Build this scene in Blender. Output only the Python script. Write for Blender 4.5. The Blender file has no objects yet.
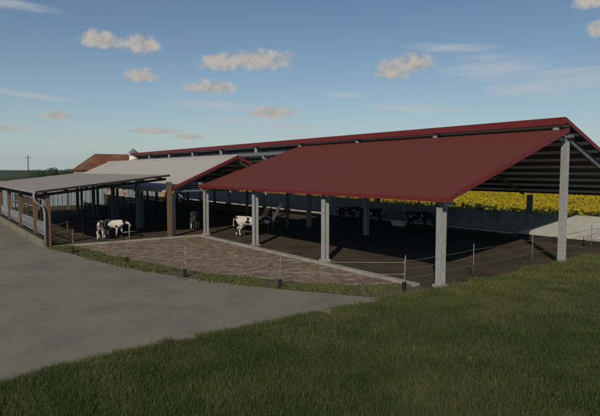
import bpy, bmesh, math, random
import numpy as np
from mathutils import Vector, Matrix

random.seed(7); RNG = np.random.default_rng(11)
scene = bpy.context.scene
COL = scene.collection
PI = math.pi
# World axes: +X runs across the cattle barn away from the near eave, +Y runs along the barn to the far end.

# ------------------------------------------------------------------ materials
def mat(name, c1, c2=None, scale=4.0, rough=0.8, bump=0.0, bump_scale=30.0, metallic=0.0, spec=0.3,
        stretch=(1, 1, 1), contrast=(0.35, 0.65), c3=None, c3_scale=0.6, c3_range=(0.5, 0.7)):
    m = bpy.data.materials.new(name); m.use_nodes = True
    nt = m.node_tree; N = nt.nodes; L = nt.links
    b = N['Principled BSDF']
    b.inputs['Roughness'].default_value = rough
    b.inputs['Metallic'].default_value = metallic
    b.inputs['Specular IOR Level'].default_value = spec
    tc = N.new('ShaderNodeTexCoord'); mp = N.new('ShaderNodeMapping')
    mp.inputs['Scale'].default_value = stretch
    geo = N.new('ShaderNodeNewGeometry')
    L.new(geo.outputs['Position'], mp.inputs['Vector'])
    no = N.new('ShaderNodeTexNoise'); no.inputs['Scale'].default_value = scale
    no.inputs['Detail'].default_value = 7; no.inputs['Roughness'].default_value = 0.65
    L.new(mp.outputs[0], no.inputs['Vector'])
    cr = N.new('ShaderNodeValToRGB')
    c2 = c2 or c1
    cr.color_ramp.elements[0].position = contrast[0]; cr.color_ramp.elements[1].position = contrast[1]
    cr.color_ramp.elements[0].color = (*c1, 1); cr.color_ramp.elements[1].color = (*c2, 1)
    L.new(no.outputs['Fac'], cr.inputs['Fac'])
    out = cr.outputs['Color']
    if c3:
        n3 = N.new('ShaderNodeTexNoise'); n3.inputs['Scale'].default_value = c3_scale
        n3.inputs['Detail'].default_value = 5; n3.inputs['Roughness'].default_value = 0.6
        L.new(mp.outputs[0], n3.inputs['Vector'])
        mr = N.new('ShaderNodeMapRange'); mr.inputs['From Min'].default_value = c3_range[0]
        mr.inputs['From Max'].default_value = c3_range[1]
        L.new(n3.outputs['Fac'], mr.inputs['Value'])
        mx = N.new('ShaderNodeMix'); mx.data_type = 'RGBA'
        L.new(mr.outputs[0], mx.inputs['Factor']); L.new(out, mx.inputs['A'])
        mx.inputs['B'].default_value = (*c3, 1)
        out = mx.outputs['Result']
    L.new(out, b.inputs['Base Color'])
    if bump:
        n2 = N.new('ShaderNodeTexNoise'); n2.inputs['Scale'].default_value = bump_scale
        n2.inputs['Detail'].default_value = 6
        L.new(mp.outputs[0], n2.inputs['Vector'])
        bp = N.new('ShaderNodeBump'); bp.inputs['Strength'].default_value = bump; bp.inputs['Distance'].default_value = 0.05
        L.new(n2.outputs['Fac'], bp.inputs['Height']); L.new(bp.outputs[0], b.inputs['Normal'])
    return m

def sheet_mat(name, c1, c2, stain, rough=0.55, pitch=0.2):
    """corrugated roof sheeting: ribs run down the slope (along X), seams every few metres"""
    m = mat(name, c1, c2, scale=1.3, rough=0.8, spec=0.12, stretch=(0.25, 1.6, 0.25), c3=stain, c3_scale=0.9, c3_range=(0.52, 0.8))
    nt = m.node_tree; N = nt.nodes; L = nt.links; b = N['Principled BSDF']
    geo = N.new('ShaderNodeNewGeometry'); sx = N.new('ShaderNodeSeparateXYZ')
    L.new(geo.outputs['Position'], sx.inputs[0])
    mu = N.new('ShaderNodeMath'); mu.operation = 'MULTIPLY'; mu.inputs[1].default_value = 2 * PI / pitch
    L.new(sx.outputs['Y'], mu.inputs[0])
    si = N.new('ShaderNodeMath'); si.operation = 'SINE'; L.new(mu.outputs[0], si.inputs[0])
    bp = N.new('ShaderNodeBump'); bp.inputs['Strength'].default_value = 0.12; bp.inputs['Distance'].default_value = 0.02
    L.new(si.outputs[0], bp.inputs['Height']); L.new(bp.outputs[0], b.inputs['Normal'])
    return m

M = {}
M['roof_red'] = sheet_mat('roof_red', (0.140, 0.038, 0.030), (0.155, 0.043, 0.035), (0.131, 0.041, 0.035))
M['trim_red'] = mat('trim_red', (0.141, 0.018, 0.020), (0.168, 0.023, 0.024), rough=0.45)
M['roof_white'] = sheet_mat('roof_white', (0.424, 0.396, 0.367), (0.476, 0.442, 0.409), (0.373, 0.350, 0.318))
M['roof_grey'] = sheet_mat('roof_grey', (0.303, 0.273, 0.243), (0.352, 0.317, 0.284), (0.244, 0.225, 0.198))
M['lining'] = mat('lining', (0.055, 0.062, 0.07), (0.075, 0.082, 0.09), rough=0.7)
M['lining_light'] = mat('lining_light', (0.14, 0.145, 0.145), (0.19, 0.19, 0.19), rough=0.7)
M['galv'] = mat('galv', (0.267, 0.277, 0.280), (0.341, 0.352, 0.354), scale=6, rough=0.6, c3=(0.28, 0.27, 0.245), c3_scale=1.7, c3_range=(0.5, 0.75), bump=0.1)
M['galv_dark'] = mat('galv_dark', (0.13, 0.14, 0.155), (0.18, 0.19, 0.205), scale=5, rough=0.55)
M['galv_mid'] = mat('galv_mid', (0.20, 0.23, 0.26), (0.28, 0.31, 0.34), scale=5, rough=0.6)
M['purlin'] = mat('purlin', (0.66, 0.66, 0.64), (0.76, 0.76, 0.74), scale=2, rough=0.6)
M['timber'] = mat('timber', (0.119, 0.072, 0.043), (0.170, 0.111, 0.068), scale=8, rough=0.85, stretch=(3, 3, 0.4), c3=(0.10, 0.07, 0.05), c3_scale=3)
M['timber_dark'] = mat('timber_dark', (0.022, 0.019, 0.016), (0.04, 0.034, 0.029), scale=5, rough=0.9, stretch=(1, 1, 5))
M['timber_pale'] = mat('timber_pale', (0.42, 0.31, 0.2), (0.52, 0.40, 0.27), scale=4, rough=0.85, stretch=(1, 1, 6))
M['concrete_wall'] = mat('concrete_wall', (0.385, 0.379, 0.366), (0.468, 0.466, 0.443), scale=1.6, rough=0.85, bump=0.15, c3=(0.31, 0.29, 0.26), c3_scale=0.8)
M['shaded_panel'] = mat('shaded_panel', (0.179, 0.218, 0.254), (0.255, 0.296, 0.334), scale=1.4, rough=0.9, c3=(0.10, 0.11, 0.12), c3_scale=0.8)  # pale concrete panels with the barn's shade put into the colour
M['blue_panel'] = mat('blue_panel', (0.230, 0.276, 0.310), (0.310, 0.356, 0.391), scale=1.4, rough=0.8, stretch=(4, 4, 0.5))
M['kerb'] = mat('kerb', (0.27, 0.25, 0.22), (0.37, 0.345, 0.305), scale=5, rough=0.9, bump=0.3, c3=(0.2, 0.18, 0.15), c3_scale=1.2)
M['yard'] = mat('yard', (0.219, 0.201, 0.152), (0.265, 0.243, 0.186), scale=9.0, rough=0.95, bump=0.35, bump_scale=45,
                c3=(0.178, 0.168, 0.138), c3_scale=0.45, c3_range=(0.40, 0.7), spec=0.15, contrast=(0.3, 0.7))
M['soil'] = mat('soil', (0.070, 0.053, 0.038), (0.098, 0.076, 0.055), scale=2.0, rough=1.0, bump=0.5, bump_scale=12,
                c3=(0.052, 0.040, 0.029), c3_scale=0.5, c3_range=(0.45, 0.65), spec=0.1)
M['paving'] = mat('paving', (0.131, 0.101, 0.076), (0.334, 0.271, 0.210), scale=2.4, rough=0.95, bump=0.6, bump_scale=9,
                  stretch=(1.0, 1.0, 1), contrast=(0.34, 0.64), spec=0.1)
def add_pavers(m):
    nt = m.node_tree; N = nt.nodes; L = nt.links; b = N['Principled BSDF']
    src = b.inputs['Base Color'].links[0].from_socket
    geo = N.new('ShaderNodeNewGeometry'); mp = N.new('ShaderNodeMapping'); mp.inputs['Rotation'].default_value = (0, 0, 0.62)
    L.new(geo.outputs['Position'], mp.inputs['Vector'])
    br = N.new('ShaderNodeTexBrick'); br.inputs['Scale'].default_value = 1.0; br.inputs['Brick Width'].default_value = 0.62
    br.inputs['Row Height'].default_value = 0.24; br.inputs['Mortar Size'].default_value = 0.018; br.inputs['Mortar Smooth'].default_value = .2
    br.inputs['Color1'].default_value = (.76, .73, .70, 1); br.inputs['Color2'].default_value = (1.26, 1.20, 1.15, 1); br.inputs['Mortar'].default_value = (.62, .60, .57, 1)
    L.new(mp.outputs[0], br.inputs['Vector'])
    mx = N.new('ShaderNodeMix'); mx.data_type = 'RGBA'; mx.blend_type = 'MULTIPLY'; mx.inputs['Factor'].default_value = 1
    L.new(src, mx.inputs['A']); L.new(br.outputs['Color'], mx.inputs['B']); L.new(mx.outputs['Result'], b.inputs['Base Color'])
add_pavers(M['paving'])
def add_specks(m, scale, lo, hi, col):
    # scattered grit, dung and scuffs with shapes of their own
    nt = m.node_tree; N = nt.nodes; L = nt.links; b = N['Principled BSDF']
    src = b.inputs['Base Color'].links[0].from_socket
    geo = N.new('ShaderNodeNewGeometry'); no = N.new('ShaderNodeTexNoise'); no.inputs['Scale'].default_value = scale
    no.inputs['Detail'].default_value = 9; no.inputs['Roughness'].default_value = .75; no.inputs['Distortion'].default_value = .6
    L.new(geo.outputs['Position'], no.inputs['Vector'])
    mr = N.new('ShaderNodeMapRange'); mr.inputs['From Min'].default_value = lo; mr.inputs['From Max'].default_value = hi; mr.inputs['To Max'].default_value = .75
    L.new(no.outputs['Fac'], mr.inputs['Value'])
    mx = N.new('ShaderNodeMix'); mx.data_type = 'RGBA'; L.new(mr.outputs[0], mx.inputs['Factor'])
    L.new(src, mx.inputs['A']); mx.inputs['B'].default_value = (*col, 1); L.new(mx.outputs['Result'], b.inputs['Base Color'])
add_specks(M['yard'], 1.3, .62, .72, (.10, .09, .065))
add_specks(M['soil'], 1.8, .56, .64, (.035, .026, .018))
add_specks(M['galv'], 3.0, .60, .70, (.17, .14, .11))
M['ground'] = mat('ground', (0.036, 0.049, 0.017), (0.066, 0.081, 0.029), scale=0.7, rough=1.0, bump=0.4, bump_scale=20, spec=0.05,
                  c3=(0.075, 0.07, 0.032), c3_scale=0.03)
M['verge'] = mat('verge', (0.085, 0.082, 0.045), (0.14, 0.125, 0.085), scale=3.5, rough=1.0, bump=0.5, bump_scale=20, spec=0.05)
M['hill'] = mat('hill', (0.030, 0.050, 0.035), (0.06, 0.078, 0.045), scale=0.012, rough=1.0, spec=0.0, contrast=(0.45, 0.55))
M['white_paint'] = mat('white_paint', (0.76, 0.76, 0.74), (0.82, 0.82, 0.80), scale=12, rough=0.5)
M['stake'] = mat('stake', (0.264, 0.264, 0.240), (0.344, 0.344, 0.320), scale=12, rough=0.6)
M['stake_dull'] = mat('stake_dull', (0.2, 0.195, 0.17), (0.26, 0.25, 0.22), scale=12, rough=0.7)
M['tape'] = mat('tape', (0.250, 0.244, 0.220), (0.309, 0.303, 0.274), scale=12, rough=0.6)
M['wire'] = mat('wire', (0.09, 0.08, 0.065), (0.13, 0.115, 0.1), scale=12, rough=0.6)
M['black'] = mat('black', (0.012, 0.012, 0.012), (0.02, 0.019, 0.018), scale=20, rough=0.7)
M['straw'] = mat('straw', (0.36, 0.25, 0.12), (0.52, 0.38, 0.20), scale=9, rough=1.0, bump=0.6, bump_scale=30, stretch=(1, 1, 4))
M['tiles'] = mat('tiles', (0.130, 0.050, 0.028), (0.180, 0.075, 0.041), scale=0.9, rough=0.9, bump=0.4, bump_scale=4, stretch=(1, 3, 1), c3=(0.22, 0.13, 0.06), c3_scale=0.4)
M['render_wall'] = mat('render_wall', (0.42, 0.30, 0.22), (0.52, 0.38, 0.28), scale=1.5, rough=0.95, c3=(0.22, 0.11, 0.08), c3_scale=0.9, c3_range=(0.5, 0.6))
M['window_glass'] = mat('window_glass', (0.03, 0.035, 0.04), rough=0.15, spec=0.5)
M['bark'] = mat('bark', (0.05, 0.04, 0.03), (0.09, 0.075, 0.055), scale=6, rough=1.0)
M['hoof'] = mat('hoof', (0.03, 0.025, 0.02), rough=0.7)
M['udder'] = mat('udder', (0.26, 0.18, 0.155), (0.33, 0.23, 0.2), rough=0.6)

def leaf_mat(name, cols, rough=0.7, trans=0.25, attr='rnd'):
    """foliage colour varies by a per-leaf attribute"""
    m = bpy.data.materials.new(name); m.use_nodes = True
    nt = m.node_tree; N = nt.nodes; L = nt.links; b = N['Principled BSDF']
    b.inputs['Roughness'].default_value = rough; b.inputs['Specular IOR Level'].default_value = 0.15
    a = N.new('ShaderNodeAttribute'); a.attribute_name = attr
    cr = N.new('ShaderNodeValToRGB'); els = cr.color_ramp.elements
    while len(els) < len(cols): els.new(0.5)
    for i, c in enumerate(cols):
        els[i].position = i / (len(cols) - 1); els[i].color = (*c, 1)
    L.new(a.outputs['Fac'], cr.inputs['Fac'])
    L.new(cr.outputs[0], b.inputs['Base Color'])
    tr = N.new('ShaderNodeBsdfTranslucent'); L.new(cr.outputs[0], tr.inputs['Color'])
    mx = N.new('ShaderNodeMixShader'); mx.inputs[0].default_value = trans
    L.new(b.outputs[0], mx.inputs[1]); L.new(tr.outputs[0], mx.inputs[2])
    L.new(mx.outputs[0], N['Material Output'].inputs['Surface'])
    return m
M['grass'] = leaf_mat('grass', [(0.046, 0.062, 0.021), (0.076, 0.100, 0.033), (0.102, 0.129, 0.042), (0.160, 0.172, 0.069), (0.259, 0.246, 0.119)])
M['petal'] = leaf_mat('petal', [(0.315, 0.220, 0.007), (0.392, 0.308, 0.009), (0.428, 0.365, 0.012)])
M['leafg'] = leaf_mat('leafg', [(0.060, 0.090, 0.022), (0.096, 0.132, 0.033), (0.144, 0.168, 0.055)])
M['leaft'] = leaf_mat('leaft', [(0.045, 0.072, 0.034), (0.075, 0.112, 0.048), (0.128, 0.160, 0.076)])
M['seed'] = mat('seed', (0.10, 0.05, 0.012), (0.16, 0.09, 0.02), scale=30, rough=0.9)

def cow_mat(name, lo, hi, scale):
    m = bpy.data.materials.new(name); m.use_nodes = True
    nt = m.node_tree; N = nt.nodes; L = nt.links; b = N['Principled BSDF']
    b.inputs['Roughness'].default_value = 0.7; b.inputs['Specular IOR Level'].default_value = 0.2
    tc = N.new('ShaderNodeTexCoord'); oi = N.new('ShaderNodeObjectInfo')
    no = N.new('ShaderNodeTexNoise'); no.noise_dimensions = '4D'; no.inputs['Scale'].default_value = scale
    no.inputs['Detail'].default_value = 1.5
    L.new(tc.outputs['Object'], no.inputs['Vector'])
    mw = N.new('ShaderNodeMath'); mw.operation = 'MULTIPLY'; mw.inputs[1].default_value = 37.0
    L.new(oi.outputs['Random'], mw.inputs[0]); L.new(mw.outputs[0], no.inputs['W'])
    cr = N.new('ShaderNodeValToRGB'); cr.color_ramp.elements[0].position = lo; cr.color_ramp.elements[1].position = hi
    cr.color_ramp.elements[0].color = (0.012, 0.011, 0.011, 1); cr.color_ramp.elements[1].color = (0.54, 0.51, 0.46, 1)
    L.new(no.outputs['Fac'], cr.inputs['Fac']); L.new(cr.outputs[0], b.inputs['Base Color'])
    return m
M['holstein'] = cow_mat('holstein', 0.47, 0.50, 2.1)
M['holstein_dark'] = cow_mat('holstein_dark', 0.60, 0.63, 2.1)
M['holstein_pale'] = cow_mat('holstein_pale', 0.40, 0.43, 1.8)

# ------------------------------------------------------------------ builders
class MB:
    def __init__(s): s.v = []; s.f = []
    def box(s, x0, x1, y0, y1, z0, z1):
        n = len(s.v)
        s.v += [(x0,y0,z0),(x1,y0,z0),(x1,y1,z0),(x0,y1,z0),(x0,y0,z1),(x1,y0,z1),(x1,y1,z1),(x0,y1,z1)]
        s.f += [tuple(n+i for i in q) for q in ((0,3,2,1),(4,5,6,7),(0,1,5,4),(1,2,6,5),(2,3,7,6),(3,0,4,7))]
        return s
    def hexa(s, lo, hi):  # 4 bottom corners ccw, 4 top corners
        n = len(s.v); s.v += list(lo) + list(hi)
        s.f += [tuple(n+i for i in q) for q in ((0,3,2,1),(4,5,6,7),(0,1,5,4),(1,2,6,5),(2,3,7,6),(3,0,4,7))]
        return s
    def beam(s, a, b, w, h):  # rectangular bar between two points
        a = Vector(a); b = Vector(b); d = (b-a).normalized()
        up = Vector((0,0,1)) if abs(d.z) < 0.95 else Vector((1,0,0))
        r = d.cross(up).normalized(); u = r.cross(d).normalized()
        r *= w/2; u *= h/2
        return s.hexa([a-r-u, a+r-u, b+r-u, b-r-u], [a-r+u, a+r+u, b+r+u, b-r+u])
    def tube(s, pts, r, n=8):
        pts = [Vector(p) for p in pts]; rings = []
        for i, p in enumerate(pts):
            d = (pts[min(i+1, len(pts)-1)] - pts[max(i-1, 0)]).normalized()
            up = Vector((0,0,1)) if abs(d.z) < 0.9 else Vector((1,0,0))
            a = d.cross(up).normalized(); b = d.cross(a)
            rr = r[i] if isinstance(r, (list, tuple)) else r
            k = len(s.v); rings.append(k)
            s.v += [tuple(p + a*math.cos(2*PI*j/n)*rr + b*math.sin(2*PI*j/n)*rr) for j in range(n)]
        for q in range(len(rings)-1):
            for j in range(n):
                s.f.append((rings[q]+j, rings[q]+(j+1)%n, rings[q+1]+(j+1)%n, rings[q+1]+j))
        s.f.append(tuple(rings[0]+j for j in reversed(range(n)))); s.f.append(tuple(rings[-1]+j for j in range(n)))
        return s
    def hsec(s, x, y, z0, z1, w=0.30, t=0.05, deep=0.26):
        """steel H section standing up: two flanges facing the yard, web between"""
        s.box(x-w/2, x-w/2+t, y-deep/2, y+deep/2, z0, z1)
        s.box(x+w/2-t, x+w/2, y-deep/2, y+deep/2, z0, z1)
        s.box(x-w/2+t, x+w/2-t, y-t/2, y+t/2, z0, z1)
        return s
    def build(s, name, m, parent=None, smooth=False, bevel=0, origin=None):
        me = bpy.data.meshes.new(name)
        o0 = Vector(origin) if origin else Vector((0,0,0))
        me.from_pydata([tuple(Vector(v)-o0) for v in s.v], [], s.f)
        bm = bmesh.new(); bm.from_mesh(me); bmesh.ops.recalc_face_normals(bm, faces=bm.faces)
        if bevel:
            bmesh.ops.bevel(bm, geom=list(bm.edges), offset=bevel, segments=1, affect='EDGES')
        bm.to_mesh(me); bm.free()
        o = bpy.data.objects.new(name, me); COL.objects.link(o)
        me.materials.append(m)
        if smooth:
            for p in me.polygons: p.use_smooth = True
        if origin: o.location = o0
        if parent:
            o.parent = parent
            if origin is None: o.location = -WL(parent)      # vertices were given in world metres
        return o

def WL(o):
    l = Vector(o.location)
    while o.parent: o = o.parent; l += Vector(o.location)
    return l

def tag(o, label=None, cat=None, group=None, kind=None):
    if label: o['label'] = label
    if cat: o['category'] = cat
    if group: o['group'] = group
    if kind: o['kind'] = kind
    return o
def thing(name, loc, label, cat, group=None, rz=0):
    o = bpy.data.objects.new(name, None); COL.objects.link(o); o.empty_display_size = 0.3
    o.location = loc; o.rotation_euler.z = rz
    return tag(o, label, cat, group)
def poly(name, pts, z, m, kind='structure'):
    me = bpy.data.meshes.new(name); me.from_pydata([(x, y, z) for x, y in pts], [], [tuple(range(len(pts)))])
    o = bpy.data.objects.new(name, me); COL.objects.link(o); me.materials.append(m)
    if me.polygons[0].normal.z < 0: me.flip_normals()
    tag(o, kind=kind); return o
def np_mesh(name, V, F4, mats, midx=None, attr=None, smooth=False):
    me = bpy.data.meshes.new(name)
    V = np.asarray(V, np.float32); F4 = np.asarray(F4, np.int32)
    k = F4.shape[1]
    me.vertices.add(len(V)); me.vertices.foreach_set('co', V.ravel())
    me.loops.add(F4.size); me.loops.foreach_set('vertex_index', F4.ravel())
    me.polygons.add(len(F4)); me.polygons.foreach_set('loop_start', np.arange(0, F4.size, k, dtype=np.int32))
    if midx is not None: me.polygons.foreach_set('material_index', np.asarray(midx, np.int32))
    if attr is not None:
        at = me.attributes.new('rnd', 'FLOAT', 'POINT'); at.data.foreach_set('value', np.asarray(attr, np.float32))
    me.update(calc_edges=True)
    for m in mats: me.materials.append(m)
    o = bpy.data.objects.new(name, me); COL.objects.link(o)
    return o

# ------------------------------------------------------------------ camera
A = math.radians(35.8)
cam = bpy.data.cameras.new('camera'); co = bpy.data.objects.new('camera', cam); COL.objects.link(co)
co.location = (-16.6, -13.68, 4.5)
co.rotation_euler = (PI/2 - math.atan(37/526), 0, -A)
cam.sensor_width = 36; cam.lens = 36*526/600; cam.clip_end = 9000; HAZE = 0.00015; cam.clip_start = 0.1
scene.camera = co
CAMX, CAMY = -16.6, -13.68
RX, RY = math.cos(A), -math.sin(A); FX, FY = math.sin(A), math.cos(A)

# ------------------------------------------------------------------ ground sheets
poly('ground', [(-4000,-4000),(4000,-4000),(4000,4000),(-4000,4000)], -0.030, M['ground'])
poly('concrete_yard', [(-70,-1.6),(-2.2,-1.6),(-3.6,-0.1),(-5.2,2.3),(-6.9,5.4),(-8.0,8.0),(-8.95,10.8),(-9.7,14.2),(-10.5,20.1),(-10.6,75),(-70,75)], -0.020, M['yard'])
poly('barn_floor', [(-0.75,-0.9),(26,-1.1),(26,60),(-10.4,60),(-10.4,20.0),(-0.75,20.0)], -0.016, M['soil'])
poly('verge', [(-3.6,-0.1),(-5.2,2.3),(-6.9,5.4),(-8.0,8.0),(-8.95,10.8),(-9.7,14.2),(-10.5,20.0),(-9.3,20.0),(-8.5,15.0),(-7.6,11.2),(-6.7,8.0),(-5.4,5.3),(-4.2,3.0),(-2.2,1.2),(-0.8,0.3),(-0.8,-0.9),(-2.8,-0.9)], -0.012, M['verge'])
poly('paved_yard', [(-9.3,19.8),(-8.5,15.0),(-7.6,11.2),(-6.7,8.0),(-5.4,5.3),(-4.2,3.0),(-2.2,1.2),(-1.1,0.5),(-1.1,19.8)], -0.008, M['paving'])
k = MB().box(-1.1,-0.75,0.2,20.05,-0.03,0.09).build('kerb', M['kerb'], bevel=0.015); tag(k, kind='structure')
k = MB().box(-10.4,-1.1,19.8,20.08,-0.03,0.08).build('kerb', M['kerb'], bevel=0.015); tag(k, kind='structure')

# ------------------------------------------------------------------ roof helper
def slab(mb, xa, za, xb, zb, y0, y1, t):
    """sloping sheet from edge (xa,za) to edge (xb,zb), top surface at those heights"""
    mb.hexa([(xa,y0,za-t),(xb,y0,zb-t),(xb,y1,zb-t),(xa,y1,za-t)], [(xa,y0,za),(xb,y0,zb),(xb,y1,zb),(xa,y1,za)])
    return mb
def roof_slope(parent, xa, za, xb, zb, y0, y1, m, lining, npur, frames, rafter_mat=None, part='roof', rake=(True, True), eave_at='a', dark=False, purlin_mat=None, wood=False):
    r = slab(MB(), xa, za, xb, zb, y0, y1, 0.04).build(part, m, parent)
    sx = 1 if xb > xa else -1
    lerp = lambda t: (xa+(xb-xa)*t, za+(zb-za)*t)
    (x1, z1), (x2, z2) = lerp(0.006), lerp(0.994)
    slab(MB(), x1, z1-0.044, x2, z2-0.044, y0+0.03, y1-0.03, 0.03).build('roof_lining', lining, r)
    for i in range(npur):
        t = (i+0.5)/npur; x, z = lerp(t)
        slab(MB(), x-0.05, z-0.078-0.05*(zb-za)/(xb-xa), x+0.05, z-0.078+0.05*(zb-za)/(xb-xa), y0+0.05, y1-0.05, 0.11).build('purlin', purlin_mat or M['purlin'], r)
    for fy in frames:
        x1, z1 = lerp(0.02); x2, z2 = lerp(0.985)
        (MB().beam((x1, fy, z1-0.40), (x2, fy, z2-0.40), 0.14, 0.26) if fy < 0 and part == 'upper_roof' else MB().beam((x1, fy, z1-0.27), (x2, fy, z2-0.27), 0.12, 0.16)).build('rafter', rafter_mat or M['galv_dark'], r)
    for e, flag in ((0, rake[0]), (1, rake[1])):
        if flag:
            ya, yb = ((y0-0.05, y0-0.002) if e == 0 else (y1+0.002, y1+0.05))
            slab(MB(), xa, za+0.03, xb, zb+0.03, ya, yb, 0.13 if wood else 0.21).build('rake_trim', M['trim_red'] if not wood else M['timber_dark'], r)
    return r

FR = [-0.45] + [i*6.75 for i in range(1, 9)]     # frames along the barn
# ------------------------------------------------------------------ the cattle barn
barn = thing('cattle_barn', (8.2, 30, 0), 'long open cattle barn with dark red roof in two offset slopes on grey steel posts', 'barn')
NZ = lambda x: 3.47 + (x+0.7)*0.345
near = roof_slope(barn, -0.7, NZ(-0.7), 8.0, NZ(8.0), -0.95, 20.3, M['roof_red'], M['lining'], 8, FR[:4])
MB().box(-0.765,-0.702,-1.0,20.35,3.33,3.50).build('eave_trim', M['trim_red'], near)
MB().box(8.002,8.06,-1.0,20.35,NZ(8)-0.16,NZ(8)+0.03).build('ridge_trim', M['trim_red'], near)
FZ = lambda x: 6.95 - (x-7.7)*0.395
far = roof_slope(barn, 7.7, 6.95, 17.3, FZ(17.3), -0.95, 61.0, M['roof_red'], M['lining'], 10, FR, part='upper_roof')
MB().box(7.63,7.698,-1.0,61.05,6.66,6.99).build('ridge_trim', M['trim_red'], far)
MB().box(17.302,17.37,-1.0,61.05,3.0,3.2).build('eave_trim', M['trim_red'], far)
for fy in FR[:4]:
    p = MB().hsec(-0.32, fy, -0.03, 3.1).build('post', M['galv'], barn)
    MB().hexa([(-0.17,fy-0.02,3.0),(0.35,fy-0.02,3.28),(0.35,fy+0.02,3.28),(-0.17,fy+0.02,3.0)],[(-0.17,fy-0.02,3.33),(0.35,fy-0.02,3.47),(0.35,fy+0.02,3.47),(-0.17,fy+0.02,3.33)]).build('gusset', M['galv'], p)
    MB().box(-0.55,-0.09,fy-0.22,fy+0.22,-0.03,0.10).build('footing', M['kerb'], p, bevel=0.02)
for i, fy in enumerate(FR):
    p = MB().hsec(8.75, fy, -0.03, FZ(8.75)-0.58, w=0.32).build('post', M['galv'], barn)
    MB().box(8.05,9.2,fy-0.06,fy+0.06,5.93,6.07).build('cleat', M['galv'], p)
    p = MB().hsec(16.45, fy - (0.9 if i == 1 else 0), -0.03, FZ(16.45)-0.58).build('post', M['galv_dark'], barn)  # same steel as the near posts, darker copy with shade painted in
MB().box(8.66,8.84,-0.8,60.9,6.09,6.24).build('ridge_beam', M['galv_dark'], barn)
# stubs carrying the upper roof above the vent gap
for fy in FR:
    MB().box(7.80,7.94,fy-0.13,fy+0.13,NZ(7.85)+0.004 if fy < 20.3 else 6.12, FZ(7.85)-0.26).build('vent_strut', M['galv'], barn)
if True:
    MB().box(7.80,7.94,20.4,60.9,5.85,6.116).build('vent_rail', M['galv_dark'], barn)

# rear wall of precast panels
wall = thing('panel_wall', (16.1, 30, 0), 'long low precast concrete panel wall closing the far side of the cattle barn', 'wall')
y = -10.0
while y < 20:
    MB().box(16.0,16.14,y+0.012,y+2.238,-0.03,1.75).build('panel', M['shaded_panel'], wall)
    y += 2.25
# sunlit stretch of the wall, made a pale plate cut at the shadow edge
sb = thing('sunlit_wall_patch', (15.8, -3, 0), 'sunlit patch of the concrete rear wall at the right edge, modelled as a pale plate', 'sunlit wall'); sb['kind'] = 'thing'
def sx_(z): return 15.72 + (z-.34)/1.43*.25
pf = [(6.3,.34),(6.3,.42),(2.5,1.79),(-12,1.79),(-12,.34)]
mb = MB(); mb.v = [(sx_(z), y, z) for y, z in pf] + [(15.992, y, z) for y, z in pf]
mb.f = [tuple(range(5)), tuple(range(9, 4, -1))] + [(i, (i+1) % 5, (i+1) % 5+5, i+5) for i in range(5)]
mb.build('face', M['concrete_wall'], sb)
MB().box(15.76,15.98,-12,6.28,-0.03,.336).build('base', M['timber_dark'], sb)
# taller ribbed blue grey cladding at the far half of the barn
clad = thing('ribbed_cladding', (16.3, 45, 0), 'blue-grey ribbed cladding closing off the far half of the long barn', 'cladding')
y = 21.5
while y < 60:
    zt = 1.95 if y < 44 else 3.0
    mb = MB().box(16.06,16.10,y,y+3.36,-0.03,zt)
    for q in range(6): mb.box(16.0,16.058,y+0.1+q*0.56,y+0.24+q*0.56,-0.03,zt)
    mb.build('panel', M['blue_panel'], clad); y += 3.375
ew = thing('end_wall', (3, 60.6, 0), 'tall blue-grey end wall with an open doorway behind the sheds', 'wall')
def rib_wall(x0, x1, y, z1):
    mb = MB().box(x0, x1, y, y+0.05, -0.03, z1)
    x = x0+0.1
    while x < x1-0.2: mb.box(x, x+0.14, y-0.06, y-0.002, -0.03, z1); x += 0.56
    return mb
for a, b in ((-10.4,-5.2),(-5.19,0.0),(0.01,4.2),(6.9,11.5),(11.51,16.6)):
    rib_wall(a, b, 60.6, 3.3).build('panel', M['blue_panel'], ew)
MB().box(4.21,6.89,60.6,60.65,2.75,3.3).build('lintel', M['blue_panel'], ew)

fk = thing('feed_kerb', (15.5, 30, 0), 'low pale concrete feed kerb running in front of the barn rear wall', 'kerb')
MB().box(15.5,15.78,6.45,59,0.28,0.42).build('kerb_cap', M['concrete_wall'], fk, bevel=0.015)
MB().box(15.53,15.75,6.48,59,-0.03,0.278).build('kerb_base', M['timber_dark'], fk)  # concrete side drawn near-black, its shade painted into the colour

# ------------------------------------------------------------------ white roofed shed
FR2 = [20.9 + i*6.4 for i in range(6)]
shed = thing('gabled_shed', (2.4, 37, 0), 'open gabled shed with pale grey-white roof and red gable trim', 'shed')
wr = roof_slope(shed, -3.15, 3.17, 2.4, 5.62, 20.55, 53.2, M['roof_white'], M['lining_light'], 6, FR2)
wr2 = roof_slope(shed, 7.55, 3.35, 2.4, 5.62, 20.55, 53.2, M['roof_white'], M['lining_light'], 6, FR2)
MB().box(-3.21,-3.152,20.5,53.25,3.05,3.2).build('eave_trim', M['roof_white'], wr)
MB().hexa([(2.2,20.5,5.56),(2.6,20.5,5.56),(2.6,53.25,5.56),(2.2,53.25,5.56)],[(2.38,20.5,5.69),(2.42,20.5,5.69),(2.42,53.25,5.69),(2.38,53.25,5.69)]).build('ridge_cap', M['roof_white'], shed)
for fy in FR2:
    MB().hsec(-2.45, fy, -0.03, 2.95, w=0.2, deep=0.18).build('post', M['galv'] if fy < 22 else M['galv_dark'], shed)  # inner posts take the darker copy, shade put into the colour
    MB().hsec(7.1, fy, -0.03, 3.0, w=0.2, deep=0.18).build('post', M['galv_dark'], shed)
    MB().box(-2.3,7.0,fy-0.05,fy+0.05,3.05,3.16).build('tie_beam', M['galv_dark'], shed)

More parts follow.
